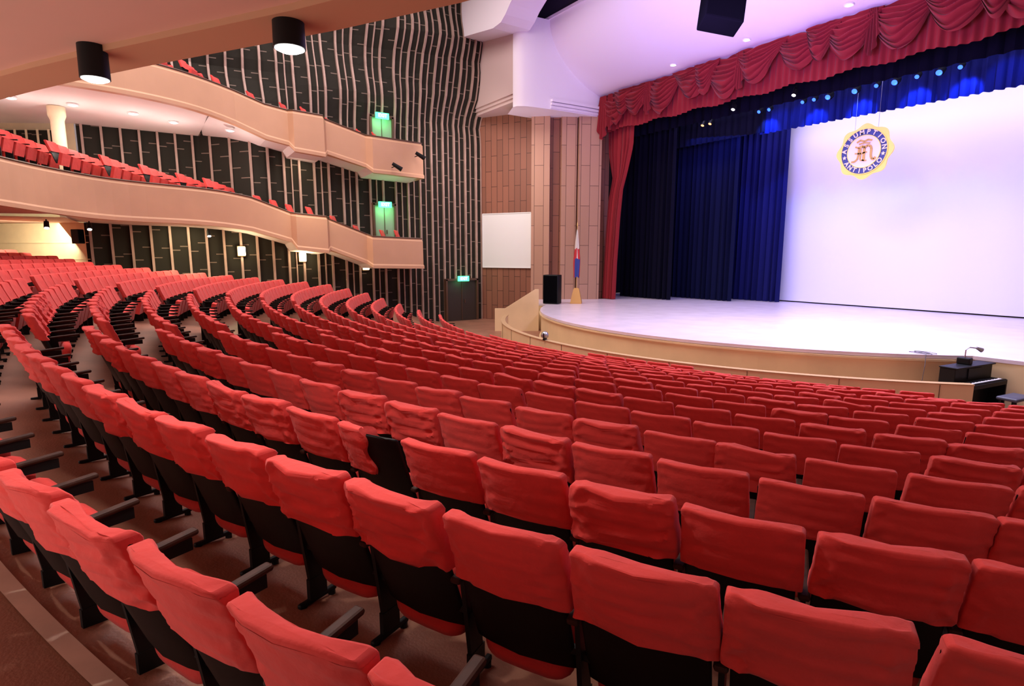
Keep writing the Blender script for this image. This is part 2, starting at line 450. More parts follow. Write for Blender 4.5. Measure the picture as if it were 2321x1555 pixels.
while x<9.0:
    swag(x,1.95+vr.uniform(-.1,.35),1.08+vr.uniform(-.15,.2),-.09*(k%2),k,vr.uniform(-.45,.45))
    if k%3==0: swag(x+.75,1.2,.8+vr.uniform(0,.2),-.15,k+20,vr.uniform(-.4,.4))
    elif k%3==1: jabot(x+.75,.5,1.35,k)
    x+=1.5;k+=1
jabot(-8.65,.9,1.95,3);jabot(-8.15,.5,1.6,1)

# lamps, and fill lights added without a fixture
def light(kind,loc_,energy,col,size=1,sizey=None,rot=None,spot=None,target=None,blend=.6,spread=None):
    l=bpy.data.lights.new('lamp_or_fill_light',kind);l.energy=energy;l.color=col
    if kind=='AREA':
        l.shape='RECTANGLE';l.size=size;l.size_y=sizey or size
        if spread: l.spread=math.radians(spread)
    else: l.shadow_soft_size=size
    if kind=='SPOT': l.spot_size=math.radians(spot);l.spot_blend=blend
    o=bpy.data.objects.new('lamp_or_fill_light',l);COL.objects.link(o);o.location=loc_
    if target is not None: o.rotation_euler=(Vector(target)-Vector(loc_)).to_track_quat('-Z','Y').to_euler()
    elif rot: o.rotation_euler=rot
    return o

# lighting bar and LED heads
b=B();b.cyl((-8.9,.45,9.6),(8.9,.45,9.6),.03)
for x in(-8,-4,0,4,8): b.cyl((x,.45,9.55),(x,.45,12.9),.012,n=6)
tag(b.obj('lighting_bar',M_iron),'black steel lighting pipe hung over the stage','lighting bar')
hl=B();hl.cyl((0,0,.02),(0,0,-.18),.09,.075,16);hl.box((0,0,.08),(.05,.22,.03));hl.box((0,.11,.0),(.04,.015,.18));hl.box((0,-.11,.0),(.04,.015,.18));hl.cyl((0,0,.08),(0,0,.24),.015,n=6)
me_h=hl.mesh('lamp_housing',[M_iron])
ln=B();ln.lathe((0,0,-.185),[(.0001,-.012),(.05,-.008),(.068,0),(.068,.01)],16)
me_l={k:ln.mesh('lamp_lens',[m]) for k,m in(('b',M_lampb),('w',M_lampw),('o',M_lampo))}
def stagelamp(x,y,z,k,tilt=.5,sc=1):
    e=empty('stage_light',(x,y,z),{'b':'blue glowing LED stage light on overhead pipe','w':'white glowing stage spotlight on overhead pipe','o':'orange glowing stage light on overhead pipe'}[k],'stage light','stage lights over the stage')
    e.scale=(sc,)*3
    for me,nm in((me_h,'lamp_housing'),(me_l[k],'lamp_lens')):
        o=bpy.data.objects.new(nm,me);o.parent=e;o.rotation_euler=(tilt*-1,0,0);COL.objects.link(o)
for x in(-2.45,-2.0,-.6,-.15,.4,1.35,2.05,2.65,3.3,3.95,4.5): stagelamp(x,.45,9.30,'b',.95,1.35 if x in(.4,1.35,2.65,3.95) else 1.0)
stagelamp(-5.3,.45,9.32,'o');stagelamp(-4.9,.45,9.32,'o')
stagelamp(.1,-1.4,9.2,'w');stagelamp(-2.4,-1.4,9.2,'w')

# emblem
emb=empty('emblem_sign',(1.6,.85,7.1),'gold scalloped school emblem with navy ring lettering hanging over stage','emblem')
b=B();n=96;
def badge(r0,amp,y0,y1,mi,B_):
    ps=[((r0+amp*math.cos(8*t))*math.cos(t),(r0+amp*math.cos(8*t))*math.sin(t)) for t in[2*PI*i/n for i in range(n)]]
    B_.prism(ps,lambda p:(p[0],y0,p[1]),lambda p:(p[0],y1,p[1]),mi)
badge(.94,.055,.03,-.03,0,b);b.obj('badge_body',M_gold,emb)
b=B();badge(.80,0,-.03,-.045,0,b);b.obj('badge_ring',M_navyp,emb)
b=B();badge(.57,0,-.045,-.06,0,b);b.obj('badge_disc',M_whitep,emb)
b=B()
for R0 in(.80,.57):
    rows=[]
    for i in range(65):
        t=2*PI*i/64;rows.append([((R0+dr)*math.cos(t),yy,(R0+dr)*math.sin(t)) for dr,yy in((-.012,-.05),(-.012,-.075),(.012,-.075),(.012,-.05))])
    b.grid(rows)
b.obj('badge_trim',M_gold,emb)
def text_mesh(s,size,ext,bold=0):
    c=bpy.data.curves.new('t','FONT');c.body=s;c.size=size;c.extrude=ext;c.align_x='CENTER';c.align_y='CENTER';c.offset=bold
    o=bpy.data.objects.new('t',c);COL.objects.link(o);bpy.context.view_layer.update()
    dg=bpy.context.evaluated_depsgraph_get();me=bpy.data.meshes.new_from_object(o.evaluated_get(dg))
    bpy.data.objects.remove(o);return me
def ringtext(word,a0,a1,flip,R0=.685,size=.225):
    vs=B()
    for i,ch in enumerate(word):
        a=math.radians(a0+(a1-a0)*i/(len(word)-1))
        me=text_mesh(ch,size,.008,.006)
        rot=(a-PI/2) if not flip else (a+PI/2)
        vv=[]
        for v in me.vertices:
            x,z=v.co.x,v.co.y
            xr=x*math.cos(rot)-z*math.sin(rot);zr=x*math.sin(rot)+z*math.cos(rot)
            vv.append((xr+R0*math.cos(a),-.06-v.co.z,zr+R0*math.sin(a)))
        vs.add(vv,[tuple(p.vertices) for p in me.polygons])
    return vs
M_pgold=mat('pale_gold_paint',(.95,.84,.60),.45)
b=ringtext('ASSUMPTION',174,6,False);b.obj('emblem_lettering',M_pgold,emb)
b=ringtext('ANTIPOLO',214,326,True);b.obj('emblem_lettering',M_pgold,emb)
b=B()
for a in(193,347):
    a=math.radians(a);cx,cz=.685*math.cos(a),.685*math.sin(a)
    st=[((.08 if j%2==0 else .035)*math.sin(j*PI/5)+cx,(.08 if j%2==0 else .035)*math.cos(j*PI/5)+cz) for j in range(10)]
    b.prism(st,lambda p:(p[0],-.045,p[1]),lambda p:(p[0],-.065,p[1]))
b.obj('emblem_star',M_pgold,emb)
b=B()
def stroke(pts,w):
    for (x0,z0),(x1,z1) in zip(pts,pts[1:]):
        d=Vector((x1-x0,z1-z0)).normalized();nn=Vector((-d.y,d.x))*w/2
        q=[(x0-nn.x,z0-nn.y),(x1-nn.x,z1-nn.y),(x1+nn.x,z1+nn.y),(x0+nn.x,z0+nn.y)]
        b.prism(q,lambda p:(p[0],-.06,p[1]),lambda p:(p[0],-.085,p[1]))
stroke([(-.40,-.33),(-.30,-.34),(-.20,-.26),(-.17,-.10),(-.17,.14),(-.30,.19)],.06)
stroke([(-.17,.14),(-.02,.19),(.02,.12),(.02,-.30),(.0,-.34)],.09)
stroke([(.02,.12),(.12,.20),(.22,.17),(.26,.08),(.26,-.18),(.30,-.30),(.38,-.32),(.42,-.24)],.08)
stroke([(-.10,.10),(-.10,-.28)],.05)
stroke([(-.30,-.04),(-.10,-.07),(.12,-.03)],.05)
stroke([(-.10,-.30),(.12,-.33)],.05)
stroke([(-.26,.34),(-.14,.41),(.0,.35),(.12,.40),(.26,.36)],.06)
stroke([(-.18,.27),(.0,.30),(.20,.27)],.045)
b.obj('emblem_monogram',M_golddark,emb)
b=B();b.cyl((-.4,0,.8),(-.4,0,3.2),.006,n=6);b.cyl((.4,0,.8),(.4,0,3.2),.006,n=6);b.obj('hanging_wire',M_chrome,emb)

# cove downlights
for x in(-4.2,-.9,2.6):
    y,z=cove(.22)
    e=empty('recessed_downlight',(x,y,z-.02),'small round recessed downlight in white cove','downlight','cove downlights')
    q=B();q.lathe((0,0,0),[(.13,.02),(.15,0),(.13,-.03),(.10,-.02)],20);q.obj('trim_ring',M_whitep,e)
    q=B();q.lathe((0,0,-.025),[(.0001,-.01),(.07,-.008),(.095,.004)],20);q.obj('lamp_lens',M_lampw,e)

# white board on splay wall, speaker, flag
b=B()
A_=Vector((-13.4,-6.42));B_=Vector((-10.98,-5.10));d=(B_-A_).normalized();n=Vector((d.y,-d.x))
q=[(0,2.7),((B_-A_).length,2.7),((B_-A_).length,5.4),(0,5.4)]
b.prism(q,lambda p:(A_.x+d.x*p[0]+n.x*.02,A_.y+d.y*p[0]+n.y*.02,p[1]),lambda p:(A_.x+d.x*p[0]+n.x*.07,A_.y+d.y*p[0]+n.y*.07,p[1]))
for p0,p1 in zip(q,q[1:]+q[:1]):
    b.cyl((A_.x+d.x*p0[0]+n.x*.07,A_.y+d.y*p0[0]+n.y*.07,p0[1]),(A_.x+d.x*p1[0]+n.x*.07,A_.y+d.y*p1[0]+n.y*.07,p1[1]),.03,n=6)
tag(b.obj('projection_board',M_white),'large blank white board mounted on brown panelled wall','board')
e=empty('loudspeaker',(-8.1,-6.0,SZ),'tall black floor loudspeaker on the stage beside pilaster','loudspeaker',rz=math.radians(30))
b=B();b.box((0,0,.66),(.72,.5,1.3),bev=.03);b.obj('speaker_cabinet',M_iron,e,smooth=True)
b=B();b.box((0,-.255,.66),(.66,.02,1.22));b.obj('speaker_grille',M_black,e)
e=empty('flag_on_stand',(-7.6,-5.0,SZ),'furled red, white and blue national flag on wooden stand','flag')
b=B();b.lathe((0,0,0),[(.36,0),(.36,.05),(.26,.4),(.17,.68),(.12,.70)],4);o=b.obj('flag_stand',mat('golden_wood_stand',(.62,.34,.10),.5),e)
b=B();b.cyl((0,0,.6),(0,0,3.45),.02,n=10);b.lathe((0,0,3.45),[(.02,0),(.04,.04),(.03,.1),(.004,.2)],10);b.obj('flag_pole',M_pole,e)
b=B();rows=[]
for k in range(24):
    t=k/23;z=3.30-2.1*t;w=.025+.14*min(1,t*1.6)*(1-.35*max(0,t-.75)*4*.5)
    rows.append([( w*math.cos(2*PI*i/24)*(1+.25*math.sin(i*1.9+t*3)),w*.7*math.sin(2*PI*i/24)*(1+.3*math.cos(i*2.3+t*2)),z+.04*math.sin(i)) for i in range(24)])
b.grid(rows,0,True)
for i in range(len(b.f)):
    k=i//24;j=i%24
    b.m[i]=0 if k<9 or (j in(20,21) and k<14) else (1 if k<14 or j%12<5 else 2)
b.obj('flag_cloth',[mat('off_white_flag_cloth',(.62,.58,.56),.8),M_pink,mat('blue_flag_cloth',(.03,.05,.28),.8)],e,smooth=True)

# hanging speaker cluster
e=empty('hanging_loudspeaker',(3.62,-10.42,8.80),'black loudspeaker cluster hung from the ceiling on steel rods','loudspeaker')
R_=Matrix.Rotation(math.radians(56),3,'Z')@Matrix.Rotation(math.radians(10),3,'Y')@Matrix.Rotation(math.radians(-15),3,'X')
b=B();b.box((0,0,0),(.88,.55,.78),0,R_,bev=.03);b.obj('speaker_cabinet',M_black,e,smooth=True)
b=B();b.box(R_@Vector((0,-.285,0)),(.82,.02,.72),0,R_);b.obj('speaker_grille',M_black,e)
b=B()
for dx in(-.3,.3): b.cyl((dx*.56,dx*.83,.3),(dx*.56,dx*.83,7.7),.02,n=8)
b.box((0,0,.62),(.6,.5,.06),0,Matrix.Rotation(math.radians(56),3,'Z'));b.obj('hanging_bracket',M_iron,e)

# piano, bench, lamp on the piano, cables
e=empty('upright_piano',(8.10,-7.42,0),'black upright digital piano standing beside the pit rail','piano',rz=math.radians(82))
W=1.42
b=B();b.box((0,.12,.54),(W,.30,1.04),bev=.015);b.box((-W/2+.03,-.12,.42),(.05,.42,.70),bev=.01);b.box((W/2-.03,-.12,.42),(.05,.42,.70),bev=.01);b.box((0,.1,1.07),(W+.04,.36,.03),bev=.01)
b.obj('piano_body',M_iron,e)
b=B();b.box((0,-.17,.72),(W-.1,.36,.09),bev=.01);b.box((0,-.30,.77),(W-.1,.05,.03));b.obj('key_bed',M_iron,e)
b=B();b.box((0,-.20,.772),(W-.16,.14,.015))
for i in range(35):
    if i%7 in(0,1,3,4,5): b.box((-W/2+.1+i*.035,-.17,.785),(.018,.09,.02),1)
b.obj('piano_keyboard',[M_whitep,M_iron],e)
b=B();b.box((0,-.04,.92),(.5,.02,.22));b.obj('music_rest',M_iron,e)
b=B();b.cyl((-.08,-.1,.08),(-.08,-.1,.06),.03,n=8);b.cyl((.08,-.1,.08),(.08,-.1,.06),.03,n=8);b.obj('piano_pedal',M_pole,e)
e=empty('piano_bench',(8.85,-7.45,0),'low black piano bench with padded grey top','bench',rz=math.radians(82))
b=B();b.box((0,0,.54),(.66,.36,.07),bev=.025);b.obj('bench_seat',mat('dark_grey_vinyl',(.07,.075,.11),.5),e,smooth=True)
for x,y in((-.27,-.13),(.27,-.13),(-.27,.13),(.27,.13)):
    b=B();b.box((x,y,.255),(.035,.035,.51));b.obj('leg',M_iron,e)
e=empty('desk_lamp',(7.95,-7.45,1.085),'small black clip lamp with bent arm on the piano','lamp')
b=B();b.box((0,0,.07),(.24,.18,.14),bev=.02);b.obj('lamp_base',M_iron,e)
b=B();b.tube([(0,0,.12),(0,0,.30),(.05,.05,.36),(.15,.18,.34)],.012);b.obj('lamp_arm',M_chrome,e)
b=B();b.cyl((.13,.16,.35),(.2,.25,.30),.025,.05,12);b.obj('lamp_shade',M_chrome,e)
b=B();pts=[]
for i in range(110):
    t=i/109;a=t*PI*5
    pts.append((7.05+.20*math.cos(a)*(1+.3*math.sin(3*t*PI)),-7.1+.12*math.sin(a)+.15*t-.1,SZ+.015+.008*t))
pts+=[(7.15,-7.25,SZ+.02),(7.2,-7.35,SZ+.02),(7.24,-7.46,.9),(7.22,-7.5,.4),(7.25,-7.55,.02)]
b.tube(pts,.006,6);tag(b.obj('coiled_cable',mat('grey_cable_rubber',(.12,.12,.14),.6)),'loose coil of thin grey cable at the stage edge','cable')
e=empty('clip_light',(-1.2,-11.66,.82),'small silver stage lamp clamped on the pit rail','stage light',rz=.6)
b=B();b.box((0,0,.02),(.07,.2,.05));b.box((.0,.12,.12),(.03,.012,.2));b.box((.0,-.12,.12),(.03,.012,.2));b.obj('lamp_bracket',M_iron,e)
b=B();b.lathe((0,0,.06),[(.07,0),(.11,.03),(.115,.1),(.08,.17),(.02,.20)],18);b.obj('lamp_housing',M_chrome,e,smooth=True)

# ------------------------------------------------------------------ balconies
def balcony(path,name,label):
    e=empty(name,(path[0][0],path[0][1],path[0][2]-1.3),label,'balcony')
    P=[]
    for a,c in zip(path,path[1:]):
        k=max(1,int(math.dist(a[:2],c[:2])/.45))
        for i in range(k): P.append(tuple(a[j]+(c[j]-a[j])*i/k for j in range(4)))
    P.append(path[-1])
    for it in range(5):
        Q=[P[0]]
        for i in range(1,len(P)-1):
            if P[i][1]>-18.2 and P[i][0]<0: Q.append(P[i])
            else: Q.append(tuple((P[i-1][j]+2*P[i][j]+P[i+1][j])/4 for j in range(4)))
        P=Q+[P[-1]]
    rows=[];nrm=[]
    for i,p in enumerate(P):
        a=P[max(0,i-1)];c=P[min(len(P)-1,i+1)]
        d=Vector((c[0]-a[0],c[1]-a[1])).normalized();nrm.append(Vector((d.y,-d.x)))
    for p,n_ in zip(P,nrm):
        h=-n_
        t,z0=p[2],p[3]
        sec=[(0,t),(-.0,t-.04),(.05,t-.10),(.06,z0+.18),(.10,z0+.12),(.10,z0),(-.15,z0),(-.15,t)]
        rows.append([(p[0]+h.x*o,p[1]+h.y*o,z) for o,z in sec])
    b=B();b.grid(rows,0,True);b.add(rows[0],[tuple(range(8))]);b.add(rows[-1],[tuple(reversed(range(8)))])
    loc(b.obj('parapet',M_plaster),e)
    b=B();b.tube([(p[0],p[1],p[2]+.03) for p in P],.03,6);loc(b.obj('handrail',M_rail),e)
    return e,P
low=[(-13.45,-10.6,4.05,2.72),(-11.95,-10.6,4.05,2.72),(-11.9,-12.95,4.12,2.78),(-12.2,-13.1,4.22,2.95),(-12.2,-14.75,4.82,3.55),(-11.95,-14.9,4.9,3.42),(-11.95,-16.1,4.98,3.55),(-12.2,-16.25,5.02,3.85),(-12.15,-18.2,5.72,4.4),(-12,-20.2,5.8,4.5),(-11.7,-22.2,5.85,4.5),(-10.6,-23.6,5.95,4.6),(-9.1,-24.6,6.0,4.7),(-6,-25.6,6.0,4.7),(-1,-25.6,6.0,4.65),(4,-24.2,5.9,4.55),(7.5,-22.65,5.8,4.42),(8.65,-22.05,5.8,4.42),(9.67,-21.27,5.8,4.42),(10.27,-20.85,5.8,4.42),(10.9,-20.5,5.8,4.42),(11.6,-20.35,5.8,4.42),(13.6,-20.3,5.8,4.42)]
e1,PL=balcony(low,'balcony','curved salmon plaster balcony with stepped side gallery')
def wx(y): return -13.5-2.2*cl((-17.2-y)/1.6)
def deck(P,e,m,zb=None):
    b=B();rb=[];rt=[]
    for p in P:
        rb.append([(p[0],p[1],p[3]+.03),(-13.5 if zb is None else wx(p[1]),p[1],(p[3]-.05))])
        rt.append([(p[0],p[1],p[2]-1.0),(wx(p[1]),p[1],p[2]-.95)])
    b.grid(rb,0);b.grid(rt,0)
    return loc(b.obj('deck_slab',m),e)
iend=[i for i,p in enumerate(PL) if p[1]<-23.2][0]
i0=[i for i,p in enumerate(PL) if p[0]>-12.4][0]
deck(PL[i0:iend+1],e1,M_soffit)
b=B()
front=PL[iend:]
rows=[]
for p in front:
    q=(max(-19,min(15,p[0]*1.35)) if p[0]<4 else p[0]+1.2,-33)
    rows.append([(p[0],p[1],p[3]+.03),(p[0]*.7+q[0]*.3,p[1]*.7+q[1]*.3,p[3]+.03),(q[0],q[1],p[3]+.05)])
b.grid(rows)
rows2=[[(x,y,z+.35) for x,y,z in r] for r in rows];b.grid(rows2)
b.add([(-13.5,-23.2,4.5),(-13.5,-33,4.6),(-19,-33,4.6),(-19,-23.2,4.5),PL[iend][:2]+(4.53,)],[(0,1,2,3),(0,4,1)])
loc(b.obj('main_soffit',M_slabw),e1)
up=[(-13.45,-10.5,8.25,6.75),(-11.95,-10.5,8.25,6.75),(-11.9,-12.8,8.32,6.82),(-12.2,-13.0,8.38,7.05),(-12.2,-14.7,8.82,7.45),(-11.95,-14.85,8.9,7.3),(-11.95,-16.0,8.95,7.4),(-12.2,-16.15,8.98,7.65),(-12.2,-17.0,9.1,7.8),(-12.15,-18.6,9.6,8.4),(-11.6,-19.4,9.62,8.45),(-11.1,-20.2,9.62,8.45),(-10.5,-21.5,9.62,8.45),(-10.3,-23.0,9.65,8.45),(-10.4,-25,9.7,8.45),(-9.5,-27.5,9.7,8.45)]
e2,PU=balcony(up,'balcony','high salmon plaster balcony with stepped side gallery')
i0=[i for i,p in enumerate(PU) if p[0]>-12.4][0]
i1=[i for i,p in enumerate(PU) if p[1]<-18.6][0]
deck(PU[i0:i1+1],e2,M_soffit,1)
b=B();rows=[];rt=[]
for p in PU[i1:]:
    q=(-15.7,p[1]) if p[1]>-23.1 else (-15.7-(-23.1-p[1])*.7,p[1])
    rows.append([(p[0],p[1],8.48),((p[0]+q[0])/2,q[1],8.36),(q[0],q[1],8.28)])
    rt.append([(p[0],p[1],8.7),(q[0],q[1],8.75)])
b.grid(rows);b.grid(rt)
loc(b.obj('main_soffit',M_soffit),e2)
b=B();b.lathe((-13.25,-23.5,4.6),[(.24,0),(.24,.15),(.2,.2),(.2,3.3),(.26,3.45),(.26,3.75)],24)
tag(b.obj('round_column',M_cream,smooth=True),'cream round column between the two balconies','column')

# hanging cylinder downlights under the overhead slab
for x,y,z,r_,l_ in((9.66,-21.39,4.43,.068,.12),(8.70,-22.13,4.44,.066,.15)):
    e=empty('cylinder_downlight',(x,y,z),'short black cylinder downlight glowing white under the balcony','downlight','cylinder downlights under balcony')
    q=B();q.cyl((0,0,.02),(0,0,-l_),r_,r_+.002,32);q.obj('lamp_housing',M_iron,e,smooth=True)
    q=B();q.lathe((0,0,-l_-.002),[(.0001,-.014),(.04,-.011),(r_-.004,0)],28);q.obj('lamp_lens',M_lampw,e,smooth=True)
    light('SPOT',(x,y,z-.24),70,(1,.93,.85),.08,spot=130,target=(x,y,0))

def reclight(x,y,z,sc=1,pt=0):
    e=empty('recessed_downlight',(x,y,z),'round glowing recessed downlight in pale balcony soffit','downlight','balcony soffit downlights');e.scale=(sc,)*3
    q=B();q.lathe((0,0,0),[(.12,.02),(.14,0),(.12,-.03),(.09,-.02)],16);q.obj('trim_ring',M_whitep,e)
    q=B();q.lathe((0,0,-.025),[(.0001,-.02),(.06,-.015),(.085,.004)],16);q.obj('lamp_lens',M_lampw,e)
    light('POINT',(x+.2,y,z-1.1),38,(1,.91,.84),.15)  # fill added well below the downlight to lighten the soffit
for x,y,z in((-12.6,-23.0,8.36),(-12.9,-21.3,8.36),(-13.6,-20.0,8.34),(-12.7,-18.2,8.1),(-12.6,-24.6,8.36)): reclight(x,y,z,1.3)
for x,y,z in((-11.6,-24.0,4.5),(-12.2,-22.9,4.5),(-12.8,-19.2,4.35)):
    e=empty('track_spotlight',(x,y,z),'small black adjustable spotlight under balcony soffit','spotlight','balcony spotlights')
    q=B();q.cyl((0,0,0),(0,0,-.1),.02,n=8);q.cyl((0,0,-.08),(.1,.0,-.28),.07,.08,14);q.obj('lamp_housing',M_iron,e)
    q=B();q.cyl((.1,0,-.282),(.105,0,-.292),.065,n=14);q.obj('lamp_lens',M_lampw,e)
for z,yy in((7.65,-10.9),(7.1,-12.0)):
    e=empty('gallery_spotlight',(-11.55,yy,z),'black theatre spotlight on arm at gallery end','spotlight','gallery spotlights')
    q=B();q.cyl((-.26,0,0),(.12,0,0),.02,n=8);q.obj('lamp_bracket',M_iron,e)
    q=B();q.cyl((.1,-.12,.11),(.2,.26,-.12),.07,.10,16);q.obj('lamp_housing',M_iron,e)
for y,z in((-18.0,3.5),(-15.6,3.25),(-12.8,2.85)):
    e=empty('wall_sconce',(-13.34,y,z),'glowing square glass wall sconce on dark battened wall','wall light','wall sconces')
    q=B();q.box((0,0,0),(.05,.3,.42),bev=.01);q.obj('sconce_plate',M_pole,e)
    q=B();q.box((.08,0,0),(.11,.28,.36),bev=.03);q.obj('lamp_shade',M_lampy,e,smooth=True)
    light('POINT',(-12.95,y,z),30,(1,.8,.45),.1)
e=empty('loudspeaker',(-13.2,-23.3,4.0),'small black loudspeaker mounted on cream wall','loudspeaker',rz=.8)
b=B();b.box((0,0,0),(.3,.25,.5),bev=.02);b.obj('speaker_cabinet',M_iron,e)
b=B();b.box((.155,0,0),(.01,.22,.45));b.obj('speaker_grille',M_black,e)

def door(i,y0,y1,z0,z1,m):
    b=B();yc=(y0+y1)/2;w=y1-y0
    b.box((-13.36,yc,(z0+z1)/2),(.12,w,z1-z0),0)
    for yy in(y0-.04,y1+.04): b.box((-13.32,yy,(z0+z1)/2+.03),(.24,.09,z1-z0+.08),1)
    b.box((-13.32,yc,z1+.05),(.24,w+.16,.1),1)
    b.box((-13.28,yc,(z0+z1)/2),(.05,.02,z1-z0-.05),1)
    b.box((-13.27,y0+w*.6,z0+1.0),(.06,.03,.18),1)
    struct(b.obj('door_%d'%i,[m,M_rail]))
def exitsign(y,z,w=.62,en=22):
    e=empty('exit_sign',(-13.1,y,z),'green illuminated sign reading EXIT above a door','exit sign','exit signs')
    q=B();q.box((0,0,0),(.1,w,.26),bev=.01);q.obj('sign_box',M_green,e)
    me=text_mesh('EXIT',.2,.004,.004);me.materials.append(M_gtext);me.transform(Matrix(((0,0,1,.058),(1,0,0,0),(0,1,0,0),(0,0,0,1))))
    o=bpy.data.objects.new('sign_lettering',me);o.parent=e;COL.objects.link(o)
    light('POINT',(-12.85,y,z-.2),en,(.25,1,.35),.12)
door(1,-8.65,-6.95,0,2.05,M_doord);exitsign(-7.8,2.15,en=4)
door(2,-12.3,-11.35,3.4,5.6,M_door);exitsign(-11.85,5.62)
door(3,-12.3,-11.35,7.3,9.45,M_door);exitsign(-11.85,9.5)

# floor edging behind the last row
b=B();a=arc(24.28,9,34,60);c=arc(24.37,9,34,60)
b.grid([[(x,y,fz(x,y)+.02) for x,y in a],[(x,y,fz(x,y)+.02) for x,y in c]])
struct(b.obj('trim_10',M_strip))

# ------------------------------------------------------------------ theatre chairs
def yc(z): return -.06-(z-.36)*.36
def loft(zs,w,dd,n,mi,bow=.05,seed=None,amp=0,topround=.03,skew=0,ex=.42):
    b=B();rows=[]
    ztop=zs[-1]
    lv=[(z,0) for z in zs[:-1]]
    for k in range(4):
        a=k/3*PI/2;lv.append((ztop-topround+topround*math.sin(a),topround*(1-math.cos(a))))
    for li,(z,sh) in enumerate(lv):
        row=[];W=w(z)/2-sh*.8;D=dd(z)/2-sh*.7;t=(z-zs[0])/(ztop-zs[0])
        for i in range(n):
            a=2*PI*i/n;ca,sa=math.cos(a),math.sin(a);e=ex
            x=W*math.copysign(abs(ca)**e,ca);y=D*math.copysign(abs(sa)**(e*1.1),sa)
            yy=yc(z)+y+bow*(x/.26)**2
            zz=z-.010*(abs(x)/.26)**6
            if amp:
                q=noise.noise(Vector((x*5+seed*3.7,z*6,y*3+seed)))
                q2=noise.noise(Vector((x*13+z*16+seed*5,z*13-x*8,seed+y*5)))
                q3=1-abs(noise.noise(Vector((x*5-z*9+seed*2.3,z*9+x*4,seed*7))))*2.4
                q4=1-abs(noise.noise(Vector((x*9+z*6+seed*1.3,z*15-x*6,seed*3))))*3.2
                s=1 if sa>0 else -1
                yy+=s*(amp*.35+amp*q*.9+amp*.7*q2+amp*.75*max(0,q3)+amp*.5*max(0,q4))*(1-.2*t)
                if .90<z<.925: yy-=s*.004
                x+=math.copysign(1,ca)*amp*.4*q*abs(ca)
                if li==0: zz+=.025*noise.noise(Vector((x*7,seed,1)))+.012
                zz+=amp*.9*noise.noise(Vector((x*4,seed*2,5)))*t+skew*x*t
            row.append((x,yy,zz))
        rows.append(row)
    b.grid(rows,mi,True)
    last=rows[-1];mid=[((p[0]*.8),yc(ztop)+(p[1]-yc(ztop))*.15,p[2]+.004) for p in last]
    b.grid([last,mid],mi,True);o=len(b.v);b.f.append(tuple(range(o-n,o)));b.m.append(mi)
    return b
def cov(seed,n=72,hem=.625,amp=.012,skew=0,steps=20):
    zs=[hem+(.965-hem)*i/steps for i in range(steps+1)]
    return loft(zs,lambda z:.515+.06*(.96-z),lambda z:.062+.030*max(0,(.90-z)),n,0,seed=seed,amp=amp,skew=skew,topround=.022,ex=.25)
def shell(n=28,steps=6):
    zs=[.27+(.925-.27)*i/steps for i in range(steps+1)]
    return loft(zs,lambda z:.49,lambda z:.032,n,0,topround=.015,ex=.3)
def cushion():
    b=B();rows=[]
    R=Matrix.Rotation(math.radians(78),3,'X')
    prof=[(0,-.045),(.35,-.05),(.8,-.05),(.97,-.035),(1,0),(.97,.035),(.8,.05),(.35,.055),(0,.06)]
    n=28
    for s,h in prof:
        row=[]
        for i in range(n):
            a=2*PI*i/n;ca,sa=math.cos(a),math.sin(a);e=.45
            x=.225*s*math.copysign(abs(ca)**e,ca);y=.20*s*math.copysign(abs(sa)**e,sa)
            v=R@Vector((x,y+.19,h));row.append((v.x,v.y+.04,v.z+.16))
        rows.append(row)
    b.grid(rows[1:-1],0,True)
    for r_,rev in((rows[1],True),(rows[-2],False)):
        o=len(b.v);b.v+=r_;f=tuple(range(o,o+n));b.f.append(tuple(reversed(f)) if rev else f);b.m.append(0)
    return b
def armrest():
    b=B();b.box((-.273,.07,.600),(.052,.42,.030),bev=.012,rot=Matrix.Rotation(math.radians(4),3,'X'));return b
def frame():
    b=B()
    b.box((-.273,.0,.35),(.022,.10,.50),0,Matrix.Rotation(math.radians(8),3,'X'))
    b.box((-.273,.10,.56),(.022,.30,.06))
    b.box((-.273,.03,.03),(.03,.26,.03),bev=.008);b.box((-.273,.03,.10),(.026,.12,.12))
    b.box((0,-.02,.37),(.54,.03,.03))
    b.cyl((-.273,-.07,.02),(-.273,-.07,-.01),.022,n=8);b.cyl((-.273,.13,.02),(-.273,.13,-.01),.022,n=8)
    return b
covers=[cov(s,amp=a,skew=k).mesh('fabric_cover',[M_cover],True) for s,a,k in((1,.010,0),(2,.014,0),(3,.024,.02),(4,.015,-.02),(5,.030,.03),(6,.012,.01),(7,.022,-.03),(8,.012,0),(11,.018,.01),(12,.026,-.01))]
half=cov(9,amp=.016)
keep=B();keep.v=[(min(v[0],.02+.02*math.sin(v[2]*30))-.012,v[1],v[2]) for v in half.v];keep.f=half.f;keep.m=half.m
me_half=keep.mesh('fabric_cover',[M_cover],True)
me_shell=shell().mesh('back_shell',[M_shell],True)
me_cush=cushion().mesh('seat_cushion',[M_cush],True)
me_arm=armrest().mesh('armrest',[M_arm],False)
me_frame=frame().mesh('seat_frame',[M_iron],False)
for m in covers+[me_half,me_shell,me_cush]:
    try: m.set_sharp_from_angle(angle=math.radians(60))
    except Exception: pass

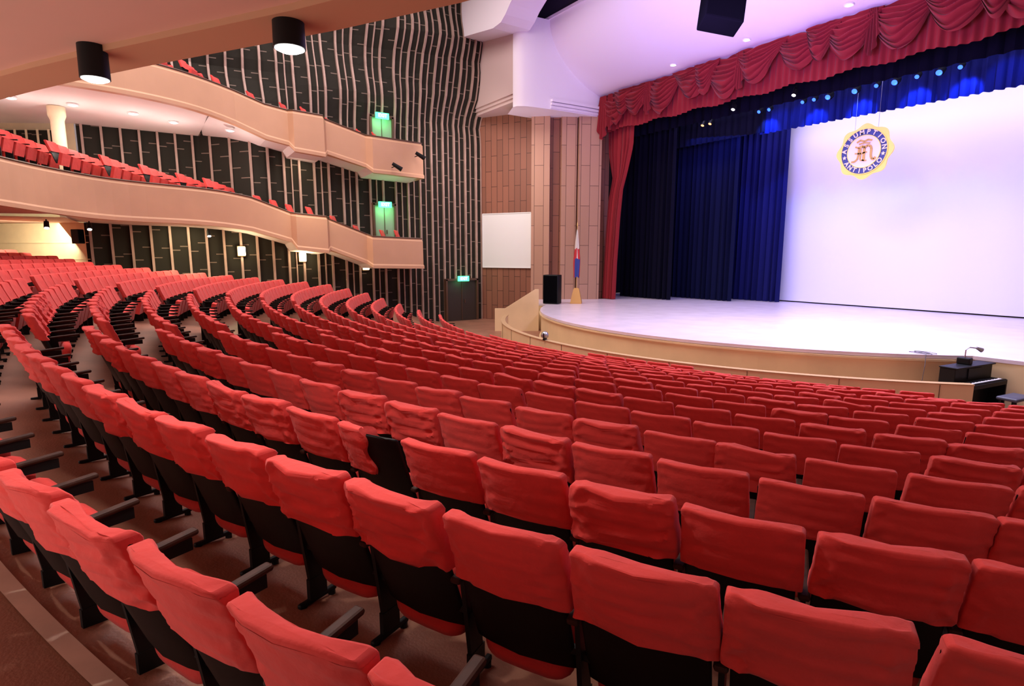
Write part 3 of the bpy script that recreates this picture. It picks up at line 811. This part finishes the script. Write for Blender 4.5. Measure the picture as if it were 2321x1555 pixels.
SP=.548
chairs=[]
def row(R,a0,a1,test=None,dz=0):
    st=math.degrees(SP/R);n=int((a1-a0)/st)
    for i in range(n+1):
        a=a0+i*st;x=R*math.sin(math.radians(a));y=-R*math.cos(math.radians(a))
        if test and not test(x,y,R): continue
        chairs.append((x,y,fz(x,y)+dz,math.radians(a)))
TOPB=.22
def leftlim(x,y,R):
    lim=interp([(14,-6.4),(15.6,-8.2),(18.2,-10.9),(30,-11.2)],R)
    if y<-22.5: lim-=(-22.5-y)*1.1
    return x>lim
for k in range(0,15):
    row(23.55-.77*k-TOPB,9.6,(36+max(0,k-5)*2.2) if k<13 else (38 if k==13 else 20),test=lambda x,y,R:x<13.0)
row(24.40-TOPB,9.9,36,test=lambda x,y,R:x<13.0,dz=-.05)
for k in range(-3,14):
    row(23.3-.77*k-TOPB,-7.2,7.6)
for k in range(-7,13):
    row(23.3-.77*k-TOPB,-40-max(0,-k)*1.5,-9.8,test=leftlim)
def pathdist(P,x,y): return min(math.dist(p[:2],(x,y)) for p in P)
def behind(P,x,y):
    b_=min(P,key=lambda p:(p[0]-x)**2+(p[1]-y)**2);return math.hypot(x,y)>math.hypot(b_[0],b_[1])
for k in range(9):
    R=22.75+.8*k
    st=math.degrees(SP/R);a=-46
    while a<-16:
        x=R*math.sin(math.radians(a));y=-R*math.cos(math.radians(a))
        if x>wx(y)+.4-max(0,-23.1-y)*.7 and behind(PL,x,y) and pathdist(PL,x,y)>.38 and y<-17.9 and math.dist((x,y),(-13.25,-23.5))>.6:
            chairs.append((x,y,5.26+.15*(-18.9-y),math.radians(a)))
        a+=st
for k in range(6):
    R=22.9+.8*k;st=math.degrees(SP/R);a=-37
    while a<-20:
        x=R*math.sin(math.radians(a));y=-R*math.cos(math.radians(a))
        if x>-13.1 and y<-18.6 and behind(PU,x,y) and pathdist(PU,x,y)>.38: chairs.append((x,y,9.15+.14*(-18.6-y),math.radians(a)))
        a+=st
for y,z in((-17.2,4.74),(-16.6,4.6),(-16.0,4.45),(-15.2,4.38),(-14.2,4.05),(-13.2,3.67),(-12.0,3.5),(-11.3,3.5)): chairs.append((-12.7,y,z,math.radians(-35)))
for y,z in((-18.4,9.05),(-17.2,8.67),(-16.0,8.41),(-15.2,8.35),(-14.2,8.05),(-12.9,7.75),(-12.2,7.7)): chairs.append((-12.7,y,z,math.radians(-35)))
vis=[c for c in chairs if inframe((c[0],c[1],c[2]+.7))]
vis.sort(key=lambda c:(Vector(c[:3])-CAM).length)
near=vis[:300];far=vis[300:]
rnd=random.Random(3)
slip=min(near,key=lambda c:math.dist(c[:2],(8.72,-20.72)))
for i,c in enumerate(near):
    x,y,z,a=c
    v=rnd.choice([0,0,1,1,2,3,4,5,6,7,7,8,9])
    lab='red fabric covered theatre chair with dark wooden back shell';cm=covers[v]
    if c is slip: lab='theatre chair with red cover slipped sideways off dark back';cm=me_half
    e=empty('theater_chair',(x,y,z),lab,'theater chair','theatre chairs in curved rows',rz=a+rnd.uniform(-.03,.03))
    for nm,me in(('back_shell',me_shell),('fabric_cover',cm),('seat_cushion',me_cush),('armrest',me_arm),('seat_frame',me_frame)):
        o=bpy.data.objects.new(nm,me);o.parent=e;COL.objects.link(o)
        if nm=='fabric_cover': o.rotation_euler=(0,rnd.uniform(-.02,.02),0)
lo=B()
lc=cov(3,n=16,amp=.012,steps=3);ls=shell(n=10,steps=2)
lo.add(lc.v,lc.f,0);lo.add(ls.v,ls.f,1)
lo.box((0,.13,.40),(.44,.10,.38),0,Matrix.Rotation(math.radians(-14),3,'X'))
lo.box((-.272,.08,.600),(.052,.42,.03),1);lo.box((-.272,.03,.30),(.025,.2,.6),1)
big=B()
for (x,y,z,a) in far:
    ca,sa=math.cos(a),math.sin(a)
    o=len(big.v);big.v+=[(x+vx*ca-vy*sa,y+vx*sa+vy*ca,z+vz) for vx,vy,vz in lo.v]
    big.f+=[tuple(i+o for i in f) for f in lo.f];big.m+=lo.m
o=big.obj('theater_chairs',[M_cover,M_shell],smooth=True)
tag(o,'distant rows of red covered theatre chairs','theater chairs','theatre chairs in curved rows');o['kind']='stuff'

# ------------------------------------------------------------------ lighting
w=bpy.data.worlds.new('world');scn.world=w;w.use_nodes=True
w.node_tree.nodes['Background'].inputs[0].default_value=(1,.77,.77,1);w.node_tree.nodes['Background'].inputs[1].default_value=.32
light('AREA',(-4,-18.5,15.8),3500,(1,.83,.81),16,14,rot=(0,0,0))
light('AREA',(8,-27,4.3),90,(1,.80,.72),8,5,target=(5,-20,1.5))  # added fill for floor and seats under the balcony, no fixture
light('AREA',(9.2,-24.0,2.0),62,(1,.78,.68),4,3,target=(9.0,-22.5,4.5))  # added upward fill, lightens the underside of the overhead slab
light('AREA',(4.5,-25.5,2.6),55,(1,.78,.68),4,3,target=(5,-24,4.6))  # second added uplight for the slab underside
# purple wash on cove and apron
light('AREA',(3,-12,7.5),660,(.46,.28,1),6,3,target=(1,-3.5,12),spread=110)
light('AREA',(4,-7,10.6),1250,(.74,.68,1),8,1.2,target=(4.5,-6,0),spread=120)
light('AREA',(1,-.5,10.3),310,(.60,.52,1),14,.6,target=(1,3.2,2.5))
light('AREA',(3,2.3,9.9),400,(.62,.56,1),13,.6,target=(3,3.9,4.2))
for x in(-2.3,-.3,1.4,3.2,4.6): light('SPOT',(x,.45,9.05),460,(.04,.14,1),.06,spot=75,target=(x-.6,3.4,6.8))
for x in(-2,-1,.4,1.4,2.7,4,5.5): light('SPOT',(x,.2,9.1),100,(.05,.16,1),.06,spot=80,target=(x,1.15,8.8))
light('AREA',(-4.5,.9,8.6),80,(.05,.12,1),4,1,target=(-5,3.0,4))
light('AREA',(-12.4,-21,8.25),100,(1,.9,.75),2,4,rot=(0,0,0))
light('AREA',(-12.4,-20,4.25),190,(1,.84,.5),1.2,6,target=(-13.3,-20,1.5))  # added fill for the side wall below the balcony
light('AREA',(-13.5,-25,4.3),150,(1,.88,.62),3,2,target=(-15.5,-26,2.5))  # fill added to brighten the cream corner wall
light('AREA',(-12.5,-15.5,7.0),80,(1,.84,.6),.8,6,target=(-13.3,-15.5,5.5))  # added fill for the wall along the gallery
light('AREA',(-9.5,-9,8),160,(1,.80,.72),3,3,target=(-12.5,-5.8,5))
